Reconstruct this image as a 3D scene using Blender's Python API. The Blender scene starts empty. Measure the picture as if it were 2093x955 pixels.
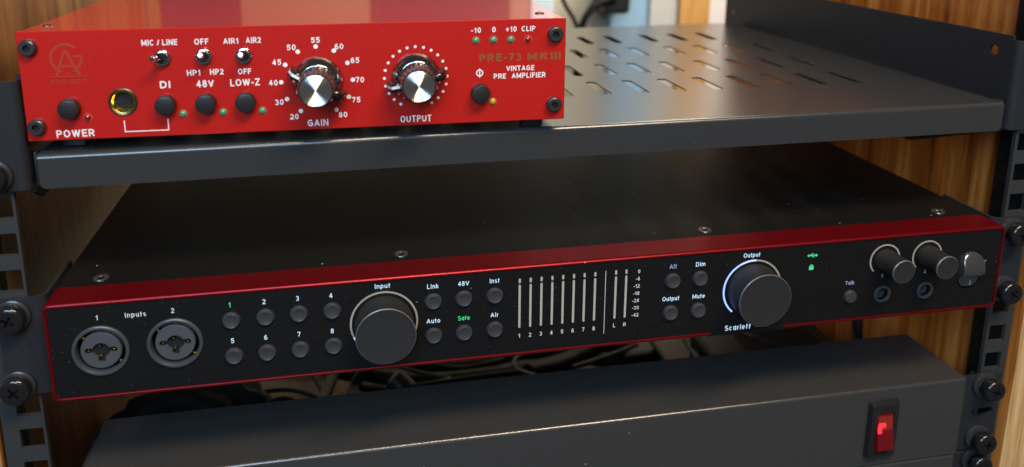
import bpy, bmesh, math, random
from mathutils import Vector, Matrix
random.seed(4)
MM = 0.001
sc = bpy.context.scene
COL = sc.collection

# ------------------------------------------------------------------ camera
cam_data = bpy.data.cameras.new('camera')
cam = bpy.data.objects.new('camera', cam_data)
COL.objects.link(cam)
YAW, PITCH, ROLL = 0.1652, -0.2134, -0.0063
fwd = Vector((math.sin(YAW)*math.cos(PITCH), math.cos(YAW)*math.cos(PITCH), math.sin(PITCH)))
rt = Vector((math.cos(YAW), -math.sin(YAW), 0))
up = rt.cross(fwd)
r2 = rt*math.cos(ROLL) + up*math.sin(ROLL)
u2 = -rt*math.sin(ROLL) + up*math.cos(ROLL)
M = Matrix((r2, u2, -fwd)).transposed().to_4x4()
M.translation = Vector((-99.73, -314.3, 155.66))*MM
cam.matrix_world = M
cam_data.sensor_width = 36
cam_data.lens = 1577.98/2093*36
cam_data.shift_x = (1046.5-948.87)/2093
cam_data.shift_y = -(477.5-147.06)/2093
cam_data.clip_start = 0.005
cam_data.clip_end = 20
cam_data.dof.use_dof = True
cam_data.dof.focus_distance = 0.345
cam_data.dof.aperture_fstop = 7.0
sc.camera = cam

# ------------------------------------------------------------------ world and lamps (a room, no daylight)
w = bpy.data.worlds.new('World')
sc.world = w
w.use_nodes = True
w.node_tree.nodes['Background'].inputs[0].default_value = (0.60, 0.58, 0.56, 1)
w.node_tree.nodes['Background'].inputs[1].default_value = 0.11
sc.view_settings.view_transform = 'Standard'
sc.view_settings.look = 'None'
sc.view_settings.exposure = 0
sc.view_settings.gamma = 1
sc.render.engine = 'CYCLES'
sc.cycles.max_bounces = 8
sc.cycles.caustics_reflective = False
sc.cycles.caustics_refractive = False

def area(name, loc, target, sx, sy, power, col):
    d = bpy.data.lights.new(name, 'AREA')
    d.shape = 'RECTANGLE'; d.size = sx; d.size_y = sy; d.energy = power; d.color = col
    o = bpy.data.objects.new(name, d); COL.objects.link(o)
    o.location = loc
    o.rotation_euler = (Vector(target)-Vector(loc)).to_track_quat('-Z', 'Y').to_euler()
    return o
area('ceiling_lamp', (0.21, -0.63, 1.04), (0.0, 0.0, 0.03), 0.75, 0.20, 17.0, (1.0, 0.80, 0.57))
area('window_light', (-0.47, -1.00, 0.66), (-0.10, 0, 0.0), 0.60, 0.60, 13.0, (0.47, 0.71, 1.0))
area('panel_fill_light', (-0.10, -1.40, 0.40), (0.15, 0, -0.02), 0.8, 0.6, 1.0, (1.0, 0.84, 0.62))  # added warm fill, mainly for the right wood panel
area('wall_fill_light', (0.44, 0.38, 0.55), (0.20, 0.60, -0.02), 0.3, 0.3, 7.0, (1.0, 0.93, 0.84))  # unseen lamp added to brighten the far wall and the view through the slots

# ------------------------------------------------------------------ materials
MATS = {}
def mat(name, col, rough=0.5, metal=0.0, spec=0.5, coat=0.0, emit=None, es=0.0, grain=0.0, gscale=900,
        dust=0.0, dscale=160, var=0.0, vscale=40, aniso=0.0, coat_rough=0.05, dcol=(0.42, 0.41, 0.39)):
    m = bpy.data.materials.new(name); m.use_nodes = True
    nt = m.node_tree; b = nt.nodes['Principled BSDF']
    b.inputs['Base Color'].default_value = (*col, 1)
    b.inputs['Roughness'].default_value = rough
    b.inputs['Metallic'].default_value = metal
    b.inputs['Specular IOR Level'].default_value = spec
    b.inputs['Coat Weight'].default_value = coat
    b.inputs['Coat Roughness'].default_value = coat_rough
    if emit:
        b.inputs['Emission Color'].default_value = (*emit, 1)
        b.inputs['Emission Strength'].default_value = es
    tc = nt.nodes.new('ShaderNodeTexCoord')
    base = None
    if var:
        n = nt.nodes.new('ShaderNodeTexNoise'); n.inputs['Scale'].default_value = vscale; n.inputs['Detail'].default_value = 6
        nt.links.new(tc.outputs['Object'], n.inputs['Vector'])
        mr = nt.nodes.new('ShaderNodeMapRange'); mr.inputs[1].default_value = 0.3; mr.inputs[2].default_value = 0.7
        mr.inputs[3].default_value = max(0.02, rough-var); mr.inputs[4].default_value = min(1, rough+var)
        nt.links.new(n.outputs['Fac'], mr.inputs[0]); nt.links.new(mr.outputs[0], b.inputs['Roughness'])
    if grain:
        n = nt.nodes.new('ShaderNodeTexNoise'); n.inputs['Scale'].default_value = gscale; n.inputs['Detail'].default_value = 2
        nt.links.new(tc.outputs['Object'], n.inputs['Vector'])
        bp = nt.nodes.new('ShaderNodeBump'); bp.inputs['Strength'].default_value = grain; bp.inputs['Distance'].default_value = 0.0004
        nt.links.new(n.outputs['Fac'], bp.inputs['Height']); nt.links.new(bp.outputs[0], b.inputs['Normal'])
    if dust:
        v = nt.nodes.new('ShaderNodeTexVoronoi'); v.inputs['Scale'].default_value = dscale
        nt.links.new(tc.outputs['Object'], v.inputs['Vector'])
        lt = nt.nodes.new('ShaderNodeMath'); lt.operation = 'LESS_THAN'
        nt.links.new(v.outputs['Distance'], lt.inputs[0])
        sp = nt.nodes.new('ShaderNodeSeparateColor'); nt.links.new(v.outputs['Color'], sp.inputs[0])
        sz = nt.nodes.new('ShaderNodeMath'); sz.operation = 'MULTIPLY'; sz.inputs[1].default_value = 0.085
        nt.links.new(sp.outputs[2], sz.inputs[0]); nt.links.new(sz.outputs[0], lt.inputs[1])
        g = nt.nodes.new('ShaderNodeMath'); g.operation = 'LESS_THAN'; g.inputs[1].default_value = dust
        nt.links.new(sp.outputs[0], g.inputs[0])
        mu = nt.nodes.new('ShaderNodeMath'); mu.operation = 'MULTIPLY'
        nt.links.new(lt.outputs[0], mu.inputs[0]); nt.links.new(g.outputs[0], mu.inputs[1])
        m2 = nt.nodes.new('ShaderNodeMath'); m2.operation = 'MULTIPLY'
        nt.links.new(mu.outputs[0], m2.inputs[0]); nt.links.new(sp.outputs[1], m2.inputs[1])
        v2 = nt.nodes.new('ShaderNodeTexVoronoi'); v2.inputs['Scale'].default_value = dscale*3.1
        nt.links.new(tc.outputs['Object'], v2.inputs['Vector'])
        s2 = nt.nodes.new('ShaderNodeSeparateColor'); nt.links.new(v2.outputs['Color'], s2.inputs[0])
        pn = nt.nodes.new('ShaderNodeTexNoise'); pn.inputs['Scale'].default_value = 22; nt.links.new(tc.outputs['Object'], pn.inputs['Vector'])
        th = nt.nodes.new('ShaderNodeMath'); th.operation = 'MULTIPLY'; nt.links.new(s2.outputs[0], th.inputs[0]); th.inputs[1].default_value = 0.16
        l2 = nt.nodes.new('ShaderNodeMath'); l2.operation = 'LESS_THAN'; nt.links.new(v2.outputs['Distance'], l2.inputs[0]); nt.links.new(th.outputs[0], l2.inputs[1])
        mr2 = nt.nodes.new('ShaderNodeMapRange'); mr2.inputs[1].default_value = 0.45; mr2.inputs[2].default_value = 0.7; mr2.inputs[3].default_value = 0.02; mr2.inputs[4].default_value = 0.16
        nt.links.new(pn.outputs['Fac'], mr2.inputs[0])
        m3 = nt.nodes.new('ShaderNodeMath'); m3.operation = 'MULTIPLY_ADD'
        nt.links.new(l2.outputs[0], m3.inputs[0]); nt.links.new(mr2.outputs[0], m3.inputs[1]); nt.links.new(m2.outputs[0], m3.inputs[2])
        m3.use_clamp = True; m2 = m3
        mx = nt.nodes.new('ShaderNodeMix'); mx.data_type = 'RGBA'
        mx.inputs[6].default_value = (*col, 1); mx.inputs[7].default_value = (*dcol, 1)
        nt.links.new(m2.outputs[0], mx.inputs[0]); nt.links.new(mx.outputs[2], b.inputs['Base Color'])
    if aniso:
        b.inputs['Anisotropic'].default_value = aniso
        tg = nt.nodes.new('ShaderNodeTangent'); tg.direction_type = 'RADIAL'; tg.axis = 'Y'
        nt.links.new(tg.outputs[0], b.inputs['Tangent'])
    MATS[name] = m
    return m

def wood(name, c0, c1, c2, scale, rough=0.35, detail=8):
    m = bpy.data.materials.new(name); m.use_nodes = True
    nt = m.node_tree; b = nt.nodes['Principled BSDF']
    tc = nt.nodes.new('ShaderNodeTexCoord')
    mp = nt.nodes.new('ShaderNodeMapping'); mp.inputs['Scale'].default_value = scale
    nt.links.new(tc.outputs['Object'], mp.inputs[0])
    n = nt.nodes.new('ShaderNodeTexNoise'); n.inputs['Scale'].default_value = 1.0; n.inputs['Detail'].default_value = detail
    n.inputs['Roughness'].default_value = 0.62; n.inputs['Distortion'].default_value = 0.6
    nt.links.new(mp.outputs[0], n.inputs['Vector'])
    mp2 = nt.nodes.new('ShaderNodeMapping'); mp2.inputs['Scale'].default_value = tuple(4.5*s for s in scale)
    nt.links.new(tc.outputs['Object'], mp2.inputs[0])
    n2 = nt.nodes.new('ShaderNodeTexNoise'); n2.inputs['Scale'].default_value = 1.0; n2.inputs['Detail'].default_value = 3
    nt.links.new(mp2.outputs[0], n2.inputs['Vector'])
    mx = nt.nodes.new('ShaderNodeMath'); mx.operation = 'MULTIPLY_ADD'; mx.inputs[1].default_value = 0.35; mx.inputs[2].default_value = -0.17
    nt.links.new(n2.outputs['Fac'], mx.inputs[0])
    ad = nt.nodes.new('ShaderNodeMath'); ad.operation = 'ADD'
    nt.links.new(n.outputs['Fac'], ad.inputs[0]); nt.links.new(mx.outputs[0], ad.inputs[1])
    cr = nt.nodes.new('ShaderNodeValToRGB'); e = cr.color_ramp.elements
    e[0].position = 0.33; e[0].color = (*c0, 1); e[1].position = 0.68; e[1].color = (*c2, 1)
    k = e.new(0.5); k.color = (*c1, 1)
    nt.links.new(ad.outputs[0], cr.inputs[0]); nt.links.new(cr.outputs[0], b.inputs['Base Color'])
    bp = nt.nodes.new('ShaderNodeBump'); bp.inputs['Strength'].default_value = 0.25; bp.inputs['Distance'].default_value = 0.0006
    nt.links.new(ad.outputs[0], bp.inputs['Height']); nt.links.new(bp.outputs[0], b.inputs['Normal'])
    b.inputs['Roughness'].default_value = rough
    MATS[name] = m
    return m

RED = mat('red_gloss_paint', (0.46, 0.0105, 0.0075), 0.34, spec=0.3, coat=0.9, grain=0.03, gscale=1400, dust=0.10, dscale=210, dcol=(0.85, 0.55, 0.5))
ANOD = mat('red_anodised', (0.20, 0.003, 0.008), 0.30, metal=0.6, dust=0.25, dscale=230, grain=0.05, gscale=2500)
FACE = mat('black_faceplate', (0.0065, 0.0065, 0.007), 0.45, spec=0.28, dust=0.12, dscale=170, var=0.015, vscale=30)
TOPB = mat('black_top_cover', (0.007, 0.007, 0.0068), 0.40, spec=0.16, dust=0.28, dscale=190, grain=0.08, gscale=1700, var=0.012)
TRAY = mat('black_powder_coat', (0.033, 0.034, 0.036), 0.22, spec=0.75, dust=0.22, dscale=190, grain=0.13, gscale=2600)
COND = mat('charcoal_powder_coat', (0.041, 0.041, 0.0415), 0.20, spec=1.0, dust=0.22, dscale=190, grain=0.12, gscale=2600)
EAR = mat('black_satin_steel', (0.021, 0.023, 0.027), 0.42, spec=0.26, dust=0.06, dscale=190, grain=0.08, gscale=1500)
RAIL = mat('black_rail_steel', (0.034, 0.036, 0.038), 0.42, spec=0.5, grain=0.1, gscale=1200, dust=0.06)
LEGM = mat('shade_black_leg', (0.006, 0.006, 0.006), 0.6, spec=0.3)  # shade behind the rail face put into the colour of the leg
SCREW = mat('black_nickel', (0.045, 0.045, 0.05), 0.10, metal=0.75, spec=0.8)
WASH = mat('dark_washer', (0.03, 0.03, 0.033), 0.22, spec=0.7)
TSCREW = mat('worn_screw_steel', (0.30, 0.29, 0.28), 0.3, metal=0.9)
HEX = mat('dark_hex_steel', (0.10, 0.10, 0.105), 0.32, metal=0.8)
VOID = mat('recess_shade_black', (0.003, 0.003, 0.003), 0.7)  # near-black stands in for the shade inside holes and recesses
DCHROME = mat('dark_chrome', (0.40, 0.40, 0.41), 0.09, metal=1.0)
CHROME = mat('chrome', (0.72, 0.72, 0.73), 0.07, metal=1.0)
BRUSH = mat('brushed_aluminium', (0.85, 0.83, 0.80), 0.16, metal=1.0)
KBLACK = mat('glossy_black_plastic', (0.012, 0.012, 0.013), 0.12, spec=0.6)
FLUTE = mat('dark_chrome_flutes', (0.16, 0.155, 0.155), 0.14, metal=0.85)
BTN = mat('black_button_plastic', (0.016, 0.016, 0.018), 0.38, spec=0.5)
SBTN = mat('grey_rubber_button', (0.040, 0.041, 0.046), 0.36, spec=0.75)
KNOB = mat('soft_black_knob', (0.022, 0.022, 0.023), 0.48, spec=0.45, grain=0.12, gscale=2500, dust=0.08, dscale=260)
KNOBR = mat('worn_knob_rim', (0.16, 0.15, 0.14), 0.35, metal=0.4)
JACKP = mat('grey_jack_plastic', (0.066, 0.071, 0.080), 0.42, spec=0.5)
JACKR = mat('dark_jack_ring', (0.050, 0.053, 0.060), 0.34, spec=0.7)
GOLD = mat('gold_plate', (0.85, 0.58, 0.12), 0.16, metal=1.0)
WHITE = mat('white_print', (0.82, 0.82, 0.82), 0.5)
DGOLD = mat('dull_gold_print', (0.30, 0.090, 0.028), 0.42, metal=0.2)
DGOLD2 = mat('faint_gold_print', (0.42, 0.045, 0.016), 0.42, metal=0.2)
GRN = mat('green_lens', (0.06, 0.30, 0.14), 0.12, coat=1.0)
REDL = mat('red_lens', (0.30, 0.004, 0.008), 0.10, coat=1.0)
YEL = mat('yellow_lens', (0.50, 0.33, 0.03), 0.12, coat=1.0)
LEDRIM = mat('led_rim', (0.42, 0.09, 0.04), 0.3)
LITW = mat('white_backlight', (0.10, 0.12, 0.16), 0.5, emit=(0.55, 0.78, 1.0), es=0.95)
LITV = mat('violet_backlight', (0.08, 0.08, 0.15), 0.5, emit=(0.40, 0.44, 0.95), es=0.55)
LITG = mat('green_backlight', (0.02, 0.12, 0.05), 0.5, emit=(0.04, 0.72, 0.25), es=0.95)
LITB = mat('blue_white_light', (0.1, 0.12, 0.2), 0.4, emit=(0.30, 0.50, 1.0), es=1.4)
LITL = mat('lilac_light', (0.5, 0.5, 0.9), 0.4, emit=(0.48, 0.48, 1.0), es=0.9)
RINGG = mat('unlit_light_guide', (0.36, 0.33, 0.28), 0.4)
METER = mat('unlit_meter_window', (0.44, 0.41, 0.35), 0.45)
FPRINT = mat('grey_white_print', (0.62, 0.62, 0.60), 0.5)
GPRINT = mat('dim_grey_print', (0.20, 0.20, 0.20), 0.5)
CHROMED = mat('dark_chrome_paddle', (0.22, 0.22, 0.225), 0.16, metal=0.85)
NEON = mat('red_lit_rocker', (0.11, 0.001, 0.004), 0.08, coat=1.0, emit=(1.0, 0.005, 0.02), es=0.025)
NEONC = mat('red_neon_core', (0.9, 0.05, 0.06), 0.2, emit=(1.0, 0.01, 0.035), es=0.9)
NEONF = mat('red_rocker_facet', (0.17, 0.012, 0.009), 0.1, coat=1.0, emit=(1.0, 0.06, 0.03), es=0.08)
BEZ = mat('black_switch_bezel', (0.016, 0.016, 0.017), 0.28, spec=0.5)
CABLE = mat('black_cable', (0.005, 0.005, 0.005), 0.5, spec=0.2)
CABLEG = mat('grey_cable', (0.035, 0.035, 0.034), 0.45, spec=0.3)
BAGM = mat('black_cloth_bundle', (0.006, 0.006, 0.006), 0.75, grain=0.5, gscale=300)
PLUG = mat('black_plug_rubber', (0.012, 0.012, 0.013), 0.45)
WALLM = mat('beige_wall_paint', (0.50, 0.44, 0.31), 0.7, grain=0.2, gscale=120)
BLUEB = mat('pale_blue_paint', (0.26, 0.42, 0.56), 0.6, grain=0.3, gscale=150)
PALEB = mat('blue_white_paint', (0.62, 0.72, 0.74), 0.6)
GREYP = mat('grey_white_plaster', (0.50, 0.49, 0.44), 0.7, grain=0.4, gscale=90)
WHITEP = mat('white_trim_paint', (0.74, 0.70, 0.66), 0.5)
DARKP = mat('dark_violet_reflected_board', (0.03, 0.022, 0.035), 0.6)
BRNB = mat('brown_reflected_board', (0.12, 0.07, 0.035), 0.6)
SLATE = mat('slate_blue_reflected_board', (0.09, 0.11, 0.15), 0.6)
OCHRE = mat('ochre_reflected_board', (0.22, 0.15, 0.03), 0.6)
TANB = mat('tan_reflected_board', (0.26, 0.185, 0.115), 0.6)
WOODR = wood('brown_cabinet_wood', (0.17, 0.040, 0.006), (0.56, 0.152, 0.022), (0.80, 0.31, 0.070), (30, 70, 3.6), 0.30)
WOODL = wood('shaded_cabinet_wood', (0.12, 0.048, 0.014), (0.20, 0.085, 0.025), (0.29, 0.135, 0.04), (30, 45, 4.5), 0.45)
PLY = wood('pale_ply_edge', (0.36, 0.18, 0.06), (0.58, 0.36, 0.15), (0.74, 0.53, 0.27), (190, 20, 7), 0.55, 4)
BASEW = wood('base_board_wood', (0.020, 0.011, 0.005), (0.05, 0.028, 0.012), (0.085, 0.05, 0.022), (20, 20, 8), 0.6)
STUD = wood('orange_stud_wood', (0.46, 0.22, 0.05), (0.58, 0.30, 0.08), (0.66, 0.38, 0.13), (60, 20, 6), 0.5)

# ------------------------------------------------------------------ mesh builder
class MB:
    def __init__(self):
        self.bm = bmesh.new(); self.mi = 0
    def add(self, verts, faces, mi=None):
        mi = self.mi if mi is None else mi
        vs = [self.bm.verts.new(v) for v in verts]
        for f in faces:
            try:
                fc = self.bm.faces.new([vs[i] for i in f]); fc.material_index = mi
            except ValueError:
                pass
        return vs
    def merge(self, b2, mi=None):
        b2.verts.ensure_lookup_table(); b2.verts.index_update()
        self.add([v.co.copy() for v in b2.verts], [[v.index for v in f.verts] for f in b2.faces], mi)
        b2.free()
    def box(self, a, b, bev=0.0, seg=2, mi=None, tf=None):
        b2 = bmesh.new()
        x0, y0, z0 = a; x1, y1, z1 = b
        vs = [b2.verts.new(p) for p in ((x0,y0,z0),(x1,y0,z0),(x1,y1,z0),(x0,y1,z0),(x0,y0,z1),(x1,y0,z1),(x1,y1,z1),(x0,y1,z1))]
        for f in ((0,3,2,1),(4,5,6,7),(0,1,5,4),(1,2,6,5),(2,3,7,6),(3,0,4,7)): b2.faces.new([vs[i] for i in f])
        if bev: bmesh.ops.bevel(b2, geom=list(b2.edges), offset=bev, segments=seg, profile=0.5, affect='EDGES')
        if tf: bmesh.ops.transform(b2, matrix=tf, verts=b2.verts)
        self.merge(b2, mi)
    def loft(self, loops, cap0=False, cap1=False, closed=True, mi=None):
        n = len(loops[0]); V = [p for l in loops for p in l]; F = []
        for i in range(len(loops)-1):
            for j in range(n if closed else n-1):
                k = (j+1) % n
                F.append((i*n+j, i*n+k, (i+1)*n+k, (i+1)*n+j))
        if cap0: F.append(tuple(range(n))[::-1])
        if cap1: F.append(tuple((len(loops)-1)*n+i for i in range(n)))
        self.add(V, F, mi)
    def lathe(self, prof, n=48, c=(0,0,0), mod=None, mi=None, cap0=False, cap1=True, tf=None):
        # prof: (radius, how far it stands out towards the viewer, -y)
        loops = []
        for r, d in prof:
            l = []
            for i in range(n):
                a = 2*math.pi*i/n
                rr = r if mod is None else mod(r, d, i)
                p = Vector((rr*math.cos(a), -d, rr*math.sin(a)))
                if tf: p = tf @ p
                l.append((p.x+c[0], p.y+c[1], p.z+c[2]))
            loops.append(l)
        self.loft(loops, cap0, cap1, True, mi)
    def prism(self, poly, y0, y1, mi=None):
        self.loft([[(x, y0, z) for x, z in poly], [(x, y1, z) for x, z in poly]], True, True, True, mi)
    def tube(self, pts, r, n=10, mi=None, taper=None):
        P = [Vector(p) for p in pts]; loops = []
        up = Vector((0.13, 0.21, 0.97))
        for i, p in enumerate(P):
            t = (P[min(i+1, len(P)-1)]-P[max(i-1, 0)]).normalized()
            a = t.cross(up).normalized(); b = a.cross(t); up = b
            rr = r if taper is None else taper(i/(len(P)-1))
            loops.append([tuple(p+a*rr*math.cos(2*math.pi*k/n)+b*rr*math.sin(2*math.pi*k/n)) for k in range(n)])
        self.loft(loops, True, True, True, mi)
    def plate(self, outer, holes, y0, y1, fm=None, mi=None):
        # flat sheet with holes cut through it; outlines are (x, z), or mapped by fm(u, v, t)
        cu = bpy.data.curves.new('tmp', 'CURVE'); cu.dimensions = '2D'; cu.fill_mode = 'BOTH'; cu.extrude = 0.5
        for pl in [outer]+holes:
            s = cu.splines.new('POLY'); s.points.add(len(pl)-1); s.use_cyclic_u = True
            for q, (u, v) in zip(s.points, pl): q.co = (u, v, 0, 1)
        ob = bpy.data.objects.new('tmp', cu); COL.objects.link(ob)
        me = bpy.data.meshes.new_from_object(ob.evaluated_get(bpy.context.evaluated_depsgraph_get()))
        V = []
        for v in me.vertices:
            t = y0 if v.co.z > 0 else y1
            V.append(fm(v.co.x, v.co.y, t) if fm else (v.co.x, t, v.co.y))
        self.add(V, [tuple(p.vertices) for p in me.polygons], mi)
        bpy.data.objects.remove(ob); bpy.data.curves.remove(cu); bpy.data.meshes.remove(me)
    def strip(self, pts, hw, y0, y1, closed=False):
        P = [Vector(p) for p in pts]; n = len(P); L = []
        for i, p in enumerate(P):
            if closed: t = P[(i+1) % n]-P[i-1]
            else: t = P[min(i+1, n-1)]-P[max(i-1, 0)]
            t.normalize(); m = Vector((-t.y, t.x))*hw
            L.append([(p.x+m.x, y0, p.y+m.y), (p.x+m.x, y1, p.y+m.y), (p.x-m.x, y1, p.y-m.y), (p.x-m.x, y0, p.y-m.y)])
        if closed: L.append(L[0]); self.loft(L)
        else: self.loft(L, True, True)
    def text(self, s, x, z, h, y, width=None, align='CENTER', bold=0.08, thick=0.05, gap=0.17):
        pen = 0.0; S = []
        for ch in s:
            if ch == ' ': pen += 0.30; continue
            wd, strokes = FONT[ch]
            for pts, closed in strokes:
                q = [Vector((pen+bold+p[0]*max(0, wd-2*bold), bold+p[1]*(1-2*bold))) for p in pts]
                if len(q) == 2 and not closed:
                    d = (q[1]-q[0]).normalized()*bold*(1.0 if (abs(q[1].x-q[0].x) < 1e-6 or abs(q[1].y-q[0].y) < 1e-6) else 0.5)
                    q = [q[0]-d, q[1]+d]
                S.append((q, closed))
            pen += wd+gap
        pen -= gap
        kx = h if width is None else width/pen
        off = {'CENTER': -pen/2, 'LEFT': 0, 'RIGHT': -pen}[align]
        for i, (q, closed) in enumerate(S):
            self.strip([(x+(p.x+off)*kx, z+(p.y-0.5)*h) for p in q], bold*(h+kx)/2, y-thick-0.004*(i % 4), y, closed)
    def done(self, smooth=38, flat=False):
        bm = self.bm
        bmesh.ops.scale(bm, vec=(MM, MM, MM), verts=bm.verts)
        bmesh.ops.remove_doubles(bm, verts=bm.verts, dist=1e-6)
        bmesh.ops.recalc_face_normals(bm, faces=bm.faces)
        me = bpy.data.meshes.new('mesh'); bm.to_mesh(me); bm.free()
        if not flat:
            me.shade_smooth(); me.set_sharp_from_angle(angle=math.radians(smooth))
            for p in me.polygons:
                if p.area > 40e-6: p.use_smooth = False
        return me

def _a(cx, cy, rx, ry, a0, a1, n=12):
    return [(cx+rx*math.cos(math.radians(a0+(a1-a0)*i/n)), cy+ry*math.sin(math.radians(a0+(a1-a0)*i/n))) for i in range(n+1)]
def _o(cx, cy, rx, ry): return (_a(cx, cy, rx, ry, 0, 345, 23), True)
def _l(*p): return (list(p), False)
FONT = {
 '0': (.58, [_o(.5, .5, .5, .5)]), '1': (.40, [_l((.85, 0), (.85, 1)), _l((.1, .72), (.75, .98))]),
 '2': (.58, [(_a(.5, .71, .5, .29, 165, -35)+[(.5, .3), (.05, .02)], False), _l((0, 0), (1, 0))]),
 '3': (.58, [(_a(.45, .75, .45, .25, 160, -90), False), (_a(.48, .27, .52, .27, 90, -160), False)]),
 '4': (.60, [_l((.72, 0), (.72, 1)), _l((0, .28), (1, .28)), _l((0, .3), (.68, .98))]),
 '5': (.58, [_l((.15, 1), (.92, 1)), _l((.14, .98), (.06, .52)), (_a(.46, .33, .54, .33, 140, -155), False)]),
 '6': (.58, [_o(.5, .31, .5, .31), (_a(.62, .40, .62, .60, 65, 180), False)]),
 '7': (.56, [_l((0, 1), (1, 1)), _l((.98, .96), (.35, 0))]), '8': (.58, [_o(.5, .76, .43, .24), _o(.5, .26, .5, .26)]),
 '-': (.34, [_l((0, .38), (1, .38))]), '+': (.58, [_l((0, .45), (1, .45)), _l((.5, .1), (.5, .8))]), '/': (.44, [_l((0, 0), (1, 1))]),
 'A': (.76, [_l((0, 0), (.5, 1)), _l((1, 0), (.5, 1)), _l((.24, .3), (.76, .3))]), 'C': (.72, [(_a(.5, .5, .5, .5, 42, 318, 20), False)]),
 'D': (.70, [_l((0, 0), (0, 1)), ([(0, 1), (.4, 1)]+_a(.42, .5, .58, .5, 85, -85, 16)+[(.4, 0), (0, 0)], False)]),
 'E': (.60, [_l((0, 0), (0, 1)), _l((0, 1), (1, 1)), _l((0, .52), (.9, .52)), _l((0, 0), (1, 0))]),
 'F': (.56, [_l((0, 0), (0, 1)), _l((0, 1), (1, 1)), _l((0, .5), (.88, .5))]),
 'G': (.76, [(_a(.5, .5, .5, .5, 42, 335, 20), False), _l((.55, .45), (1, .45)), _l((.96, .12), (.96, .42))]),
 'H': (.70, [_l((0, 0), (0, 1)), _l((1, 0), (1, 1)), _l((0, .52), (1, .52))]), 'I': (.17, [_l((.5, 0), (.5, 1))]),
 'J': (.52, [_l((1, .3), (1, 1)), (_a(.5, .28, .5, .28, 0, -170), False)]),
 'K': (.72, [_l((0, 0), (0, 1)), _l((.95, 1), (.05, .36)), _l((.35, .58), (1, 0))]), 'L': (.56, [_l((0, 0), (0, 1)), _l((0, 0), (1, 0))]),
 'M': (.86, [_l((0, 0), (0, 1)), _l((1, 0), (1, 1)), _l((.03, .98), (.5, .15)), _l((.97, .98), (.5, .15))]),
 'N': (.70, [_l((0, 0), (0, 1)), _l((1, 0), (1, 1)), _l((.03, .97), (.97, .03))]), 'O': (.78, [_o(.5, .5, .5, .5)]),
 'P': (.64, [_l((0, 0), (0, 1)), ([(0, 1), (.5, 1)]+_a(.52, .73, .48, .27, 85, -85, 12)+[(.5, .46), (0, .46)], False)]),
 'R': (.70, [_l((0, 0), (0, 1)), ([(0, 1), (.5, 1)]+_a(.52, .73, .44, .27, 85, -85, 12)+[(.5, .46), (0, .46)], False), _l((.5, .44), (1, 0))]),
 'S': (.64, [(_a(.5, .74, .46, .26, 35, 250, 12)+_a(.5, .26, .5, .27, 70, -150, 12), False)]),
 'T': (.64, [_l((.5, 0), (.5, 1)), _l((0, 1), (1, 1))]),
 'U': (.70, [([(0, 1), (0, .6)]+_a(.5, .36, .5, .36, 180, 360, 14)+[(1, .6), (1, 1)], False)]),
 'V': (.74, [_l((0, 1), (.5, 0)), _l((1, 1), (.5, 0))]), 'W': (1.02, [_l((0, 1), (.26, 0)), _l((.5, 1), (.26, 0)), _l((.5, 1), (.74, 0)), _l((1, 1), (.74, 0))]),
 'Z': (.64, [_l((0, 1), (1, 1)), _l((0, 0), (1, 0)), _l((.95, .95), (.05, .05))]),
 'a': (.56, [_o(.5, .35, .5, .35), _l((1, 0), (1, .7))]), 'c': (.52, [(_a(.5, .35, .5, .35, 45, 315, 14), False)]),
 'e': (.55, [(_a(.5, .35, .5, .35, 0, 315, 16), False), _l((.05, .35), (.95, .35))]),
 'f': (.36, [([(.4, 0), (.4, .7)]+_a(.9, .72, .5, .28, 175, 95, 6), False), _l((0, .66), (.95, .66))]),
 'i': (.20, [_l((.5, 0), (.5, .7)), _l((.5, .97), (.5, 1))]), 'k': (.54, [_l((0, 0), (0, 1)), _l((.9, .7), (.05, .28)), _l((.35, .42), (1, 0))]),
 'l': (.16, [_l((.5, 0), (.5, 1))]), 'm': (.84, [_l((0, 0), (0, .7)), (_a(.25, .42, .25, .28, 180, 0, 8)+[(.5, .2), (.5, -.05)], False), (_a(.75, .42, .25, .28, 180, 0, 8)+[(1, .2), (1, -.05)], False)]),
 'n': (.52, [_l((0, 0), (0, .7)), (_a(.5, .40, .5, .30, 180, 0, 10)+[(1, .2), (1, -.05)], False)]), 'o': (.58, [_o(.5, .35, .5, .35)]),
 'p': (.56, [_o(.5, .35, .5, .35), _l((0, -.28), (0, .7))]), 'r': (.34, [_l((0, 0), (0, .7)), ([(0, .38)]+_a(.95, .25, .8, .42, 140, 90, 6), False)]),
 's': (.46, [(_a(.5, .53, .44, .17, 35, 250, 10)+_a(.5, .17, .5, .18, 70, -150, 10), False)]),
 't': (.34, [_l((.45, 0), (.45, .95)), _l((.1, .66), (1, .66))]),
 'u': (.52, [([(0, .75), (0, .4)]+_a(.5, .30, .5, .30, 180, 360, 12)+[(1, .4)], False), _l((1, 0), (1, .7))]),
}

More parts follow.
